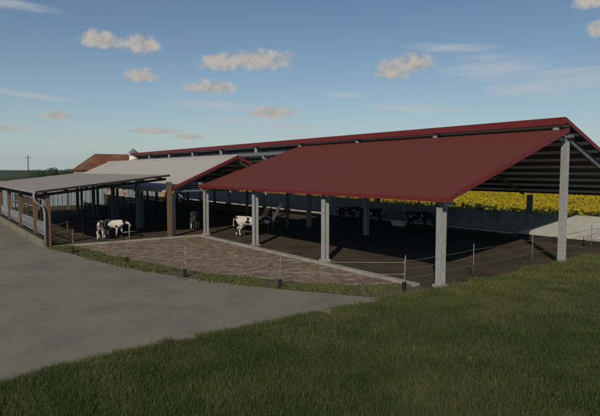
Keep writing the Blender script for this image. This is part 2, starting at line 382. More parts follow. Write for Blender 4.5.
# ------------------------------------------------------------------ lean-to
lt = thing('lean_to_shed', (-7, 33, 0), 'open lean-to shed with flat grey single-slope roof on brown timber posts', 'shed')
COLY = [20.55, 24.8, 31.0, 37.2, 43.4, 46.9]
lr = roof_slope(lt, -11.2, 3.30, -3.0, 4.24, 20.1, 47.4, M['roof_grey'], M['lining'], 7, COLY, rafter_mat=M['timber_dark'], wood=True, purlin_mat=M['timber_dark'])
for fy in COLY:
    MB().box(-10.62,-10.36,fy-0.13,fy+0.13,-0.03,3.06).build('post', M['timber'], lt, bevel=0.01)
for fy in [20.55, 27.0, 33.5, 40.0, 46.5]:
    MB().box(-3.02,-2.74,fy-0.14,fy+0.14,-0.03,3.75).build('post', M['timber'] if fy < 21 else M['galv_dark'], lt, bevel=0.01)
MB().box(-10.6,-10.38,20.7,46.8,2.78,2.96).build('eave_beam', M['timber_dark'], lt)
g = MB()
for i in range(6):
    a0, a1 = PI+PI*i/6, PI+PI*(i+1)/6
    g.hexa([(-11.28+0.075*math.cos(a0),20.0,3.27+0.075*math.sin(a0)),(-11.28+0.075*math.cos(a1),20.0,3.27+0.075*math.sin(a1)),(-11.28+0.075*math.cos(a1),47.45,3.27+0.075*math.sin(a1)),(-11.28+0.075*math.cos(a0),47.45,3.27+0.075*math.sin(a0))],
           [(-11.28+0.085*math.cos(a0),20.0,3.27+0.085*math.sin(a0)),(-11.28+0.085*math.cos(a1),20.0,3.27+0.085*math.sin(a1)),(-11.28+0.085*math.cos(a1),47.45,3.27+0.085*math.sin(a1)),(-11.28+0.085*math.cos(a0),47.45,3.27+0.085*math.sin(a0))])
gut = g.build('gutter', M['galv'], lt)
MB().tube([(-11.28,20.12,3.2),(-11.3,20.12,2.95),(-11.2,20.15,2.72),(-10.85,20.25,2.42),(-10.74,20.3,2.25),(-10.72,20.3,1.9),(-10.72,20.3,0.05)], 0.055, 10).build('downpipe', M['galv'], lt, smooth=True)

# feed fences: one bay between each pair of columns
def feed_fence(y0, y1, idx):
    lab = ['slanting-bar grey feed fence bay nearest the corner downpipe', 'grey feed fence bay second from the corner downpipe of the lean-to', 'middle grey feed fence bay along the open side of the lean-to', 'grey feed fence bay second from the far end of the lean-to', 'short grey feed fence bay at the far left end of the lean-to'][idx]
    t = thing('feed_fence', (-10.5, (y0+y1)/2, 0), lab, 'feed fence', 'feed fences along the lean-to shed')
    MB().tube([(-10.5,y0,1.30),(-10.5,y1,1.30)], 0.035).build('top_rail', M['galv_mid'], t, smooth=True)
    MB().tube([(-10.5,y0,0.55),(-10.5,y1,0.55)], 0.035).build('bottom_rail', M['galv_mid'], t, smooth=True)
    n = int((y1-y0)/0.36)
    for i in range(n):
        ya = y0+0.1+i*(y1-y0-0.4)/n
        MB().tube([(-10.5,ya,0.55),(-10.5,ya+0.28,1.30)], 0.022, 6).build('bar', M['galv_mid'], t, smooth=True)
    return t
for i in range(5): feed_fence(COLY[i]+0.14, COLY[i+1]-0.14, i)
fk2 = thing('feed_kerb', (-10.75, 33, 0), 'kerb of stubby concrete blocks under the feed fence at the yard edge', 'kerb')
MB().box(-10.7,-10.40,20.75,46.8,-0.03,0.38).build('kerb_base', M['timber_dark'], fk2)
y = 20.9
while y < 46.2:
    MB().hexa([(-10.92,y,-0.02),(-10.703,y,-0.02),(-10.703,y+0.36,-0.02),(-10.92,y+0.36,-0.02)],[(-10.86,y+0.04,0.34),(-10.703,y+0.04,0.34),(-10.703,y+0.32,0.34),(-10.86,y+0.32,0.34)]).build('kerb_block', M['yard'], fk2)
    y += 0.72

def plank_barrier(name, x, y0, y1, h, label, along='y'):
    t = thing(name, (x, (y0+y1)/2, 0), label, 'barrier')
    nb = 5
    for i in range(nb):
        z = 0.12 + i*(h-0.12)/nb
        MB().box(x-0.03, x+0.03, y0, y1, z, z+(h-0.12)/nb-0.03).build('plank', M['timber_dark'], t)
    y = y0
    while y < y1+0.01:
        MB().box(x-0.10, x-0.032, y-0.06, y+0.06, -0.03, h+0.12).build('post', M['timber_dark'], t); y += (y1-y0)/round((y1-y0)/2.6)
    return t
plank_barrier('plank_barrier', -2.2, 27.3, 46.2, 1.15, 'dark plank barrier running between the lean-to and the white-roofed shed')
plank_barrier('plank_barrier', 3.2, 26.0, 58.0, 1.45, 'dark plank barrier down the middle of the white-roofed shed')
plank_barrier('plank_barrier', 7.6, 24.0, 59.0, 1.3, 'dark plank barrier under the ridge of the long barn')

# light boards inside the lean-to
tp = thing('board_partition', (-8.6, 38, 0), 'pale timber board partition seen between the brown posts of the lean-to', 'partition')
for i in range(5):
    y0 = 29.2+i*2.6
    MB().box(-9.5,-9.44,y0,y0+2.4,1.72,2.35).build('board', M['timber_pale'], tp)
MB().box(-9.55,-9.502,29.0,42.2,1.6,1.715).build('rail', M['timber_dark'], tp)
for i in range(6): MB().box(-9.438,-9.36,29.15+i*2.58,29.25+i*2.58,-0.03,2.4).build('post', M['timber_dark'], tp)
# rails of the pen at the gable end of the lean-to
pen = thing('pen_rails', (-8.2, 20.6, 0), 'slanted grey pen rails inside the open gable of the lean-to', 'railing')
for z in (0.45, 0.8, 1.15):
    MB().tube([(-10.3,20.9,z),(-7.6,24.6,z)], 0.03).build('rail', M['timber'], pen, smooth=True)
for q in (0, 0.5, 1): MB().tube([(-10.3+2.7*q,20.9+3.7*q,-0.03),(-10.3+2.7*q,20.9+3.7*q,1.25)], 0.04).build('post', M['timber'], pen, smooth=True)
# small white cross gate on the kerb
sg = thing('stanchion', (-5.55, 20.9, 0), 'short white T-shaped stanchion on the kerb right of the two cows', 'stanchion')
MB().tube([(-5.55,20.9,-0.02),(-5.55,20.9,0.98)], 0.035).build('post', M['stake'], sg, smooth=True)
MB().tube([(-6.0,20.75,0.5),(-5.0,21.05,0.5)], 0.025).build('rail', M['stake'], sg, smooth=True)

# straw bales in the far bay
def bale(x, y, z, rz, lab):
    t = MB().box(-1.1,1.1,-0.6,0.6,0,0.85).build('straw_bale', M['straw'], None, bevel=0.05)
    t.location = (x, y, z); t.rotation_euler.z = rz
    return tag(t, lab, 'straw bale', 'straw bales stacked in the barn')
bale(11.5, 57.5, 0, PI/2, 'pale straw bale at the bottom of the stack near the far wall')
bale(11.5, 57.4, 0.86, PI/2+0.04, 'pale straw bale on top of the stack near the far wall')

# slanted white chute with bowl
ch = thing('feed_chute', (4.0, 18.7, 0), 'white slanted feed chute rising from a rounded bowl on a thin stand', 'feeder')
def cp(r, f, z):  # offsets across the yard
    return (4.0 + RX*r + FX*f, 18.7 + RY*r + FY*f, z)
MB().hexa([cp(0.05,-0.1,0.85),cp(0.33,-0.1,0.85),cp(0.33,0.1,0.85),cp(0.05,0.1,0.85)],[cp(0.72,-0.08,2.05),cp(0.98,-0.08,2.12),cp(0.98,0.08,2.12),cp(0.72,0.08,2.05)]).build('chute', M['white_paint'], ch, bevel=0.02)
bw = MB().tube([cp(-0.22,0,0.68),cp(-0.20,0,0.78),cp(-0.12,0,0.95),cp(-0.05,0,1.2)], [0.12,0.24,0.25,0.12], 12).build('bowl', M['white_paint'], ch, smooth=True)
MB().tube([cp(-0.1,0,-0.02),cp(-0.1,0,0.8)], 0.035).build('stand', M['galv_dark'], ch, smooth=True)
MB().tube([cp(0.1,0,-0.02),cp(0.5,0,1.5)], 0.025).build('stand', M['galv_dark'], ch, smooth=True)

# water trough by the far kerb
wt = thing('water_trough', (14.6, 15.9, 0), 'pale water trough catching the light by the far feed kerb', 'trough')
MB().hexa([(14.3,15.4,0.1),(14.85,15.4,0.1),(14.85,16.4,0.1),(14.3,16.4,0.1)],[(14.2,15.3,0.55),(14.95,15.3,0.55),(14.95,16.5,0.55),(14.2,16.5,0.55)]).build('basin', M['white_paint'], wt, bevel=0.02)
for yy in (15.5, 16.2): MB().box(14.4,14.75,yy-0.05,yy+0.05,-0.03,0.098).build('foot', M['galv_dark'], wt)

# ------------------------------------------------------------------ electric fences
def stake(x, y, parent, m, h=1.35, lean=(0, 0), foot=True):
    p = MB().tube([(x,y,0.05),(x+lean[0],y+lean[1],h)], {'stake': .015, 'stake_dull': .010}.get(m.name, 0.02), 6).build('stake', m, parent, smooth=True)
    if foot:
        MB().box(x-0.062,x+0.062,y-0.062,y+0.062,-0.03,0.34).build('foot', M['black'], p, bevel=0.012)
        for z in (0.64, 1.09):
            MB().box(x-0.03,x+0.03,y-0.03,y+0.03,z-0.02,z+0.02).build('insulator', M['stake'], p)
    return p
ST = [(-9.94,16.9),(-8.63,11.72),(-7.63,7.13),(-5.52,3.0),(-2.02,-0.15)]
ef = thing('electric_fence', (-6.5, 7.5, 0), 'thin white electric fence on pale stakes with black feet round the paved yard', 'fence')
for i, (x, y) in enumerate(ST): stake(x, y, ef, M['stake'] if i == 4 else M['stake_dull'], lean=(0.01*i, -0.01))
def sag(a, b, z, d=0.04, n=6):
    return [(a[0]+(b[0]-a[0])*t/n, a[1]+(b[1]-a[1])*t/n, z-d*4*(t/n)*(1-t/n)) for t in range(n+1)]
pts = [(-10.3,20.3)] + ST
for i in range(len(pts)-1):
    for z in (0.64, 1.09):
        last = i == len(pts)-2
        MB().tube(sag(pts[i], pts[i+1], z), 0.008 if last else 0.003, 5).build('wire', M['tape'] if last else M['stake_dull'], ef)
ef2 = thing('wire_fence', (7, 0, 0), 'dark wire fence on grey stakes along the grassy gable end of the barn', 'fence')
S2 = [(-2.02,-0.15),(-0.32,-0.2),(2.45,0.05),(7.5,0.35),(14.6,0.9),(21,1.2)]
for (x, y) in S2[2:]: stake(x, y, ef2, M['galv_dark'], h=1.42, foot=False)
for i in range(len(S2)-1):
    for z in (0.5, 0.85, 1.15): MB().tube(sag(S2[i], S2[i+1], z, 0.03), 0.011, 5).build('wire', M['wire'], ef2)

# ------------------------------------------------------------------ cows
def cow_mesh(head='up', walk=0.0):
    pts = [(-.92,0,1.30,.16,.17),(-.70,0,1.20,.27,.25),(-.30,0,1.07,.31,.34),(.15,0,1.04,.32,.36),(.50,0,1.10,.26,.34),(.72,0,1.20,.17,.27)]
    if head == 'up': pts += [(.98,0,1.38,.12,.18),(1.18,0,1.50,.13,.15),(1.38,0,1.36,.095,.11),(1.56,0,1.22,.085,.085)]
    elif head == 'level': pts += [(1.0,0,1.24,.12,.18),(1.24,0,1.28,.13,.15),(1.46,0,1.14,.095,.11),(1.62,0,1.02,.085,.085)]
    else: pts += [(.98,0,.98,.12,.17),(1.14,0,.72,.12,.14),(1.24,0,.46,.095,.11),(1.28,0,.24,.085,.08)]
    edges = [(i, i+1) for i in range(len(pts)-1)]
    def chain(root, ch):
        k = root
        for p in ch:
            pts.append(p); edges.append((k, len(pts)-1)); k = len(pts)-1
    for s in (-1, 1):
        w = walk*s
        chain(4, [(.50+w*.2,.20*s,.80,.12,.12),(.50+w*.6,.19*s,.50,.062,.07),(.50+w,.19*s,.28,.048,.05),(.50+w,.19*s,.07,.055,.06)])
        chain(1, [(-.64,.21*s,.95,.17,.14),(-.52-w*.4,.22*s,.70,.10,.10),(-.78-w*.8,.21*s,.46,.052,.065),(-.76-w,.21*s,.24,.045,.05),(-.72-w,.21*s,.06,.055,.06)])
        hb = 7; hx, _, hz = pts[hb][:3]
        chain(hb, [(hx-.04,.16*s,hz+.05,.045,.03),(hx-.08,.30*s,hz+.04,.035,.015)])
    chain(0, [(-1.03,0,1.25,.035,.035),(-1.07,0,.95,.022,.022),(-1.06,0,.62,.035,.035)])
    me = bpy.data.meshes.new('cow_body'); me.from_pydata([p[:3] for p in pts], edges, [])
    o = bpy.data.objects.new('cow_tmp', me); COL.objects.link(o)
    md = o.modifiers.new('skin', 'SKIN'); md.use_smooth_shade = True
    sk = me.skin_vertices[0].data
    for i, p in enumerate(pts): sk[i].radius = (p[3], p[4]); sk[i].use_root = (i == 1)
    ss = o.modifiers.new('sub', 'SUBSURF'); ss.levels = 2; ss.render_levels = 2
    bpy.context.view_layer.update()
    dg = bpy.context.evaluated_depsgraph_get()
    m2 = bpy.data.meshes.new_from_object(o.evaluated_get(dg))
    bpy.data.objects.remove(o)
    m2.name = 'cow'
    for p in m2.polygons: p.use_smooth = True
    return m2, pts
CM = {('up', .0): None, ('level', .12): None, ('down', .05): None}
for kk in CM: CM[kk] = cow_mesh(*kk)
def cow(x, y, heading, kind, m, label, group=None, sc=1.0):
    me, pts = CM[kind]; me = me.copy(); me.materials.clear(); me.materials.append(m)
    o = bpy.data.objects.new('cow', me); COL.objects.link(o)
    hx, _, hz = pts[7][:3]; mx_, _, mz = pts[9][:3]
    d = Vector((mx_-hx, 0, mz-hz)).normalized()
    def ball(name, c, r, mt, flat=1.0):
        bm = bmesh.new(); bmesh.ops.create_uvsphere(bm, u_segments=10, v_segments=7, radius=r)
        for v in bm.verts: v.co = Vector((v.co.x, v.co.y*flat, v.co.z)) + Vector(c)
        q = bpy.data.meshes.new(name); bm.to_mesh(q); bm.free(); q.materials.append(mt)
        for p in q.polygons: p.use_smooth = True
        b = bpy.data.objects.new(name, q); COL.objects.link(b); b.parent = o
    for s in (-1, 1): ball('eye', (hx+d.x*.10, .105*s, hz+d.z*.10+.03), .022, M['black'])
    ball('muzzle', (mx_+d.x*.055, 0, mz+d.z*.055), .075, M['udder'])
    ball('udder', (-.42, 0, .74), .17, M['udder'], .8)
    for s in (-1, 1):
        for (fx) in (.50+kind[1]*s, -.72-kind[1]*s):
            h = MB().tube([(fx,.2*s,0.0),(fx-.01,.2*s,.085)], [.062,.052], 8).build('hoof', M['hoof'], None, smooth=False); h.parent = o
    o.location = (x, y, 0); o.rotation_euler.z = heading; o.scale = (sc,)*3
    return tag(o, label, 'cow', group or 'cows')
toward_cam = math.atan2(CAMY-21.7, CAMX+7.2)
cow(-7.1, 21.9, toward_cam-0.1, ('up', .0), M['holstein'], 'white-faced cow facing the yard at the gable of the lean-to', sc=0.84)
cow(-6.0, 22.6, toward_cam+0.75, ('level', .12), M['holstein_pale'], 'cow with white back standing at an angle just right of the white-faced cow', sc=0.86)
cow(0.5, 24.0, math.atan2(CAMY-23.7, CAMX-0.5)-0.15, ('up', .0), M['holstein'], 'black and white cow facing out between the first two grey posts', sc=0.95)
cow(1.75, 17.8, -A+0.12, ('level', .12), M['holstein'], 'spotted black and white cow half hidden by a grey barn post')
cow(13.2, 20.6, -A+0.4, ('level', .12), M['holstein_dark'], 'mostly black cow, leftmost of the three standing before the rear wall')
cow(13.9, 18.2, -A+2.6, ('down', .05), M['holstein_dark'], 'mostly black cow with lowered head by the ridge post')
cow(14.4, 13.7, -A+0.1, ('down', .05), M['holstein_dark'], 'mostly black cow by the pale trough, rightmost before the rear wall')

# ------------------------------------------------------------------ far things
fh = thing('farmhouse', (11, 84, 0), 'farmhouse with orange-brown hipped tile roof beyond the sheds', 'house')
x0, x1, y0, y1 = 4.9, 24, 77.5, 84.5
MB().box(x0+.4,x1-.4,y0+.4,y1-.4,-0.03,4.7).build('wall', M['render_wall'], fh)
mb = MB(); e = 4.65; r = 7.45; hx0, hx1, hy = 7.9, 20, (y0+y1)/2
mb.v = [(x0,y0,e),(x1,y0,e),(x1,y1,e),(x0,y1,e),(hx0,hy-.6,r),(hx1,hy-.6,r)]
mb.f = [(0,1,5,4),(1,2,5),(2,3,4,5),(3,0,4),(3,2,1,0)]
mb.build('roof', M['tiles'], fh)
for wx in (5.2, 8.2, 11.4, 14.6):
    w = MB().box(wx,wx+1.1,y0+.33,y0+.398,1.2,2.6).build('window', M['white_paint'], fh)
    MB().box(wx+.08,wx+1.02,y0+.30,y0+.328,1.28,2.52).build('pane', M['window_glass'], w)
si = thing('feed_silo', (9.75, 66, 0), 'slim white feed silo with dark conical cap behind the barns', 'silo')
MB().tube([(9.75,66,1.2),(9.75,66,2.6),(9.75,66,7.25)], [0.25,0.62,0.62], 20).build('body', M['white_paint'], si, smooth=False)
MB().tube([(9.75,66,7.22),(9.75,66,7.30),(9.75,66,7.85)], [0.70,0.70,0.10], 20).build('cap', M['galv_dark'], si)
for a in range(4):
    cx, cy = 9.75+.5*math.cos(a*PI/2+.7), 66+.5*math.sin(a*PI/2+.7)
    MB().tube([(cx,cy,-0.03),(cx,cy,2.7)], 0.05, 6).build('leg', M['galv_dark'], si)
up = thing('utility_pole', (8.0, 150, 0), 'tall dark utility pole standing alone on the left horizon', 'pole')
MB().tube([(8,150,-0.03),(8,150,8.9)], [0.15,0.10], 8).build('shaft', M['bark'], up, smooth=True)
MB().beam((7.3,150.5,8.2),(8.7,149.5,8.2),0.12,0.14).build('crossarm', M['bark'], up)
# dark vent on the left edge
vp = thing('fence_post', (-13.6, 49, 0), 'stout dark gate post past the far end of the lean-to at the left edge', 'post')
MB().box(-13.75,-13.3,49.0,49.4,-0.03,4.15).build('shaft', M['timber_dark'], vp)
MB().hexa([(-13.78,48.97,4.15),(-13.27,48.97,4.15),(-13.27,49.43,4.15),(-13.78,49.43,4.15)],[(-13.6,49.15,4.3),(-13.45,49.15,4.3),(-13.45,49.25,4.3),(-13.6,49.25,4.3)]).build('cap', M['timber_dark'], vp)

def leaves(name, centers, radii, n, size, m, parent=None, seed=1):
    rg = np.random.default_rng(seed)
    k = rg.integers(0, len(centers), n); c = np.array(centers)[k]; r = np.array(radii)[k]
    d = rg.normal(size=(n, 3)); d /= np.linalg.norm(d, axis=1)[:, None]
    P = c + d * (r * (rg.uniform(0.25, 1.0, n)**0.5))[:, None]
    a = rg.normal(size=(n, 3)); a /= np.linalg.norm(a, axis=1)[:, None]
    b = np.cross(a, rg.normal(size=(n, 3))); b /= np.linalg.norm(b, axis=1)[:, None]
    s = size*rg.uniform(.5, 1.3, n)[:, None]
    V = np.stack([P-a*s, P-b*s*.6, P+a*s, P+b*s*.6], 1).reshape(-1, 3)
    F = np.arange(n*4).reshape(-1, 4)
    o = np_mesh(name, V, F, [m], attr=np.repeat(rg.uniform(0, 1, n), 4))
    if parent: o.parent = parent; o.location = -Vector(parent.location)
    return o
def tree(x, y, h, w, label, seed, name='tree'):
    t = thing(name, (x, y, 0), label, name.split('_')[-1], 'trees on the left horizon')
    rg = random.Random(seed)
    tr = MB().tube([(x,y,-0.03),(x+.1,y,h*.35),(x-.1,y,h*.7)], [h*.03,h*.022,h*.01], 7)
    for i in range(5):
        a = rg.uniform(0, 2*PI); z = h*rg.uniform(.3,.6)
        tr.tube([(x,y,z),(x+w*.35*math.cos(a),y+w*.35*math.sin(a),z+h*.2)], [h*.012,h*.005], 5)
    tr.build('trunk', M['bark'], t)
    cs = [(x+rg.uniform(-.36,.36)*w, y+rg.uniform(-.36,.36)*w, h*rg.uniform(.38,.86)) for _ in range(14)]
    leaves('crown', cs, [w*rg.uniform(.12,.26) for _ in cs], 1800, h*.05, M['leaft'], t, seed)
def far_pt(px, D):
    r = (px-300)/526*D
    return CAMX + RX*r + FX*D, CAMY + RY*r + FY*D
for i, (px, D, h, w, lab) in enumerate([
    (57, 185, 5.6, 5, 'tallest round tree standing above the grey lean-to roof on the horizon'),
    (43, 200, 4.6, 7, 'low bushy tree just left of the tallest horizon tree'),
    (33, 210, 4.4, 7, 'low bushy tree right beside the utility pole'),
    (50, 240, 5.0, 8, 'broad low tree half behind the tallest horizon tree'),
    (68, 230, 4.9, 8, 'broad low tree between the tallest tree and the farmhouse roof'),
    (77, 250, 5.0, 8, 'low tree touching the left corner of the farmhouse roof')]):
    x, y = far_pt(px, D); tree(x, y, h, w, lab, 20+i)
# hills
def hill(name, D, px0, px1, h, seed, m):
    n = 60; V = []; F = []; rg = random.Random(seed); ph = [rg.uniform(0, 6) for _ in range(4)]
    for i in range(n+1):
        px = px0+(px1-px0)*i/n
        u = i/n; hh = h*(0.62+0.16*math.sin(u*7+ph[0])+0.1*math.sin(u*17+ph[1])+0.05*math.sin(u*41+ph[2])+0.05*math.sin(u*67+ph[3]))
        for j, (dd, zz) in enumerate(((0,-1),(60,hh*.55),(160,hh),(500,hh*.7),(700,-1))):
            x, y = far_pt(px, D+dd); V.append((x, y, zz))
    for i in range(n):
        for j in range(4): a = i*5+j; F.append((a, a+5, a+6, a+1))
    me = bpy.data.meshes.new(name); me.from_pydata(V, [], F); me.materials.append(m)
    for p in me.polygons: p.use_smooth = True
    o = bpy.data.objects.new(name, me); COL.objects.link(o); tag(o, kind='structure')
hill('hills', 1500, -900, 1500, 19, 3, M['hill'])
hill('hills', 700, -900, 1500, 7, 5, M['hill'])

# ------------------------------------------------------------------ sunflowers
def in_view(X, Y, pad=60):
    f = (X-CAMX)*FX+(Y-CAMY)*FY; r = (X-CAMX)*RX+(Y-CAMY)*RY
    px = 300+526*r/np.maximum(f, .1)
    return (f > 2) & (px > -pad) & (px < 600+pad), f, px
def vnoise(X, Y, s, seed):
    r = np.random.default_rng(seed).uniform(0, 1, (64, 64))
    x = X/s+500; y = Y/s+500; xi = np.floor(x).astype(int); yi = np.floor(y).astype(int)
    fx = x-xi; fy = y-yi; fx = fx*fx*(3-2*fx); fy = fy*fy*(3-2*fy)
    g = lambda a, b: r[a % 64, b % 64]
    return (g(xi, yi)*(1-fx)+g(xi+1, yi)*fx)*(1-fy)+(g(xi, yi+1)*(1-fx)+g(xi+1, yi+1)*fx)*fy
def sunflowers():
    n = 230000
    X = RNG.uniform(17.9, 150, n); Y = RNG.uniform(-45, 120, n)
    ok, f, px = in_view(X, Y, 160)
    keep = ok & (px > 180) & (RNG.uniform(0, 1, n) < np.clip(1.3-f/150, .35, 1)) & (f < 170)
    gap = vnoise(X, Y, 1.3, 30) > .12; keep = keep & gap
    X, Y = X[keep], Y[keep]; n = len(X)
    Z = RNG.uniform(1.35, 1.9, n) + .25*(vnoise(X, Y, 6, 31)-.5)
    q = 10
    ang = RNG.normal(math.atan2(-.6, -1), .5, n); tilt = RNG.uniform(.1, .9, n)
    nx, ny, nz = np.cos(ang)*np.cos(tilt), np.sin(ang)*np.cos(tilt), np.sin(tilt)
    ux, uy = -np.sin(ang), np.cos(ang)
    vx, vy, vz = -nz*uy*-1*0 + ny*0 - nz*uy, nz*ux, nx*uy-ny*ux   # n x u
    R = RNG.uniform(.07, .115, n)
    V = []; 
    def ring(rad, off):
        t = 2*PI*np.arange(q)/q
        c, s = np.cos(t)[None, :], np.sin(t)[None, :]
        rr = (R*rad)[:, None]
        if rad == 1: rr = rr*RNG.uniform(.75, 1.15, (n, q))
        px_ = X[:, None]+nx[:, None]*off + rr*(c*ux[:, None]+s*vx[:, None])
        py_ = Y[:, None]+ny[:, None]*off + rr*(c*uy[:, None]+s*vy[:, None])
        pz_ = Z[:, None]+nz[:, None]*off + rr*(s*vz[:, None])
        return np.stack([px_, py_, pz_], 2)
    V1 = ring(1, 0.0).reshape(-1, 3); V2 = ring(.30, .02).reshape(-1, 3)
    F1 = np.arange(n*q).reshape(n, q)
    o1 = np_mesh('petals_tmp', V1, F1, [M['petal']], attr=np.repeat(RNG.uniform(0, 1, n), q))
    o2 = np_mesh('seed_tmp', V2, F1, [M['seed']])
    # leaves and stems
    L = 4; k = n*L
    LX = np.repeat(X, L)+RNG.uniform(-.25, .25, k); LY = np.repeat(Y, L)+RNG.uniform(-.25, .25, k); LZ = np.repeat(Z, L)-RNG.uniform(.12, 1.3, k)
    a = RNG.uniform(0, 2*PI, k); s = RNG.uniform(.1, .2, k)
    P = np.stack([LX, LY, LZ], 1)
    da = np.stack([np.cos(a)*s, np.sin(a)*s, -s*.4], 1); db = np.stack([-np.sin(a)*s*.7, np.cos(a)*s*.7, s*.3*RNG.uniform(-1, 1, k)], 1)
    VL = np.stack([P-da, P-db, P+da, P+db], 1).reshape(-1, 3)
    w = .015
    G = np.stack([X, Y, Z*0-.03], 1); T = np.stack([X, Y, Z-.02], 1); wv = np.array([RX*w, RY*w, 0])
    VS = np.stack([G-wv, G+wv, T+wv, T-wv], 1).reshape(-1, 3)
    VV = np.concatenate([VL, VS]); o3 = np_mesh('leaf_tmp', VV, np.arange(len(VV)).reshape(-1, 4), [M['leafg']], attr=np.repeat(RNG.uniform(0, 1, len(VV)//4), 4))
    bm = bmesh.new(); mats = []
    # join
    for i, o in enumerate((o1, o2, o3)):
        me = o.data
        me.polygons.foreach_set('material_index', np.full(len(me.polygons), i, np.int32))
        bm.from_mesh(me); mats.append(me.materials[0])
    me = bpy.data.meshes.new('sunflower_field'); bm.to_mesh(me); bm.free()
    for m_ in mats: me.materials.append(m_)
    for o in (o1, o2, o3): bpy.data.objects.remove(o)
    o = bpy.data.objects.new('sunflower_field', me); COL.objects.link(o)
    tag(o, 'field of yellow sunflowers in bloom beyond the barn', 'sunflowers', kind='stuff')
    print('sunflowers', n)
sunflowers()

# ------------------------------------------------------------------ grass
def blades(name, X, Y, H, W, label, tone):
    n = len(X); a = RNG.uniform(0, 2*PI, n); b = RNG.uniform(0, 2*PI, n)
    lean = H*RNG.uniform(.05, .55, n)
    ca, sa = np.cos(a)*W, np.sin(a)*W
    lx, ly = np.cos(b)*lean, np.sin(b)*lean
    z0 = np.full(n, -.03)
    V = np.stack([
        np.stack([X-ca, Y-sa, z0], 1), np.stack([X+ca, Y+sa, z0], 1),
        np.stack([X+ca*.8+lx*.3, Y+sa*.8+ly*.3, H*.55], 1), np.stack([X-ca*.8+lx*.3, Y-sa*.8+ly*.3, H*.55], 1),
        np.stack([X+ca*.15+lx, Y+sa*.15+ly, H], 1), np.stack([X-ca*.15+lx, Y-sa*.15+ly, H], 1)], 1).reshape(-1, 3)
    base = np.arange(n)[:, None]*6
    F = np.concatenate([base+np.array([0,1,2,3]), base+np.array([3,2,4,5])])
    o = np_mesh(name, V, F, [M['grass']], attr=np.repeat(tone, 6))
    return tag(o, label, 'grass', kind='stuff')
def grass():
    n = 2600000
    X = RNG.uniform(-20, 46, n); Y = RNG.uniform(-14, 0.9, n)
    ok, f, px = in_view(X, Y, 110)
    edge = -0.72 - np.clip((-12.5-X)/3,0,1)*.55 + 0.45*(vnoise(X, Y*0, 0.9, 5)-.5) + 0.25*(vnoise(X, Y*0, .25, 6)-.5) + np.clip((X-1.5)/9, 0, 1)*0.35 - np.clip((-3.0-X)/3,0,1)*0.12
    dens = np.clip(13/np.maximum(f, 1), .15, 1.0)
    keep = ok & (Y < edge + np.abs(RNG.normal(0, .12, n))) & (f > 6) & (RNG.uniform(0, 1, n) < dens)
    X, Y, f = X[keep], Y[keep], f[keep]; n = len(X)
    cl = vnoise(X, Y, .55, 8)*.5 + vnoise(X, Y, 1.9, 9)*.5
    big = vnoise(X, Y, 5, 10)
    H = (.05+.165*cl)*RNG.uniform(.5, 1.3, n)
    W = RNG.uniform(.0022, .0052, n)*np.clip(f/13, 1, 2.4)
    tone = np.clip(.12+.36*vnoise(X, Y, .8, 12)+.10*(big-.3)+RNG.normal(0, .22, n)+np.where(RNG.uniform(0,1,n)<.04,.35,0) + np.clip((f-14)/30,0,.22), 0, 1)
    k = 26000; SX = RNG.uniform(-17.5, -3.4, k); SY = -.75 + np.abs(RNG.normal(0, .22, k)) - .22 - np.clip((-12.5-SX)/3,0,1)*.55
    sk = vnoise(SX, SY, .35, 41) > .42; SX, SY = SX[sk], SY[sk]
    X = np.concatenate([X, SX]); Y = np.concatenate([Y, SY]); H = np.concatenate([H, RNG.uniform(.02, .10, len(SX))]); W = np.concatenate([W, RNG.uniform(.003, .007, len(SX))])
    tone = np.concatenate([tone, RNG.uniform(.2, .8, len(SX))])
    # scattered weed clumps and dry tufts stand above the sward
    cxs = RNG.uniform(-17, 20, 150); cys = RNG.uniform(-12, -.9, 150); cr_ = RNG.uniform(.06, .22, 150); ck = RNG.uniform(0, 1, 150)
    m = 46; WX = np.repeat(cxs, m)+RNG.normal(0, 1, 150*m)*np.repeat(cr_, m); WY = np.repeat(cys, m)+RNG.normal(0, 1, 150*m)*np.repeat(cr_, m)
    X = np.concatenate([X, WX]); Y = np.concatenate([Y, WY]); H = np.concatenate([H, RNG.uniform(.10, .22, len(WX))])
    W = np.concatenate([W, RNG.uniform(.005, .013, len(WX))])
    tone = np.concatenate([tone, np.clip(np.repeat(np.where(ck > .6, .5, .2), m)+RNG.normal(0, .12, len(WX)), 0, 1)])
    print('grass', n)
    blades('grass', X, Y, H, W, 'rough green grass filling the foreground bank', tone)
    # verge round the paved yard
    ln = [(-10.1,20.0),(-9.45,16.9),(-8.5,11.72),(-7.45,7.6),(-5.7,4.2),(-3.6,1.2),(-1.4,-.05)]
    xs, ys = [], []
    for (ax, ay), (bx, by) in zip(ln[:-1], ln[1:]):
        L = math.hypot(bx-ax, by-ay); k = int(L*3000); t = RNG.uniform(0, 1, k)
        nx_, ny_ = (by-ay)/L, -(bx-ax)/L
        w = RNG.normal(0, 1, k)*.27
        xs.append(ax+(bx-ax)*t+nx_*w); ys.append(ay+(by-ay)*t+ny_*w)
    X = np.concatenate(xs); Y = np.concatenate(ys)
    keep = (vnoise(X, Y, .5, 15)*.6+vnoise(X, Y, 1.6, 16)*.4 > .44); X, Y = X[keep], Y[keep]; n = len(X)
    blades('verge_grass', X, Y, RNG.uniform(.03, .13, n), RNG.uniform(.008, .016, n), 'patchy short grass along the electric fence', np.clip(RNG.normal(.6, .22, n), 0, 1))
grass()
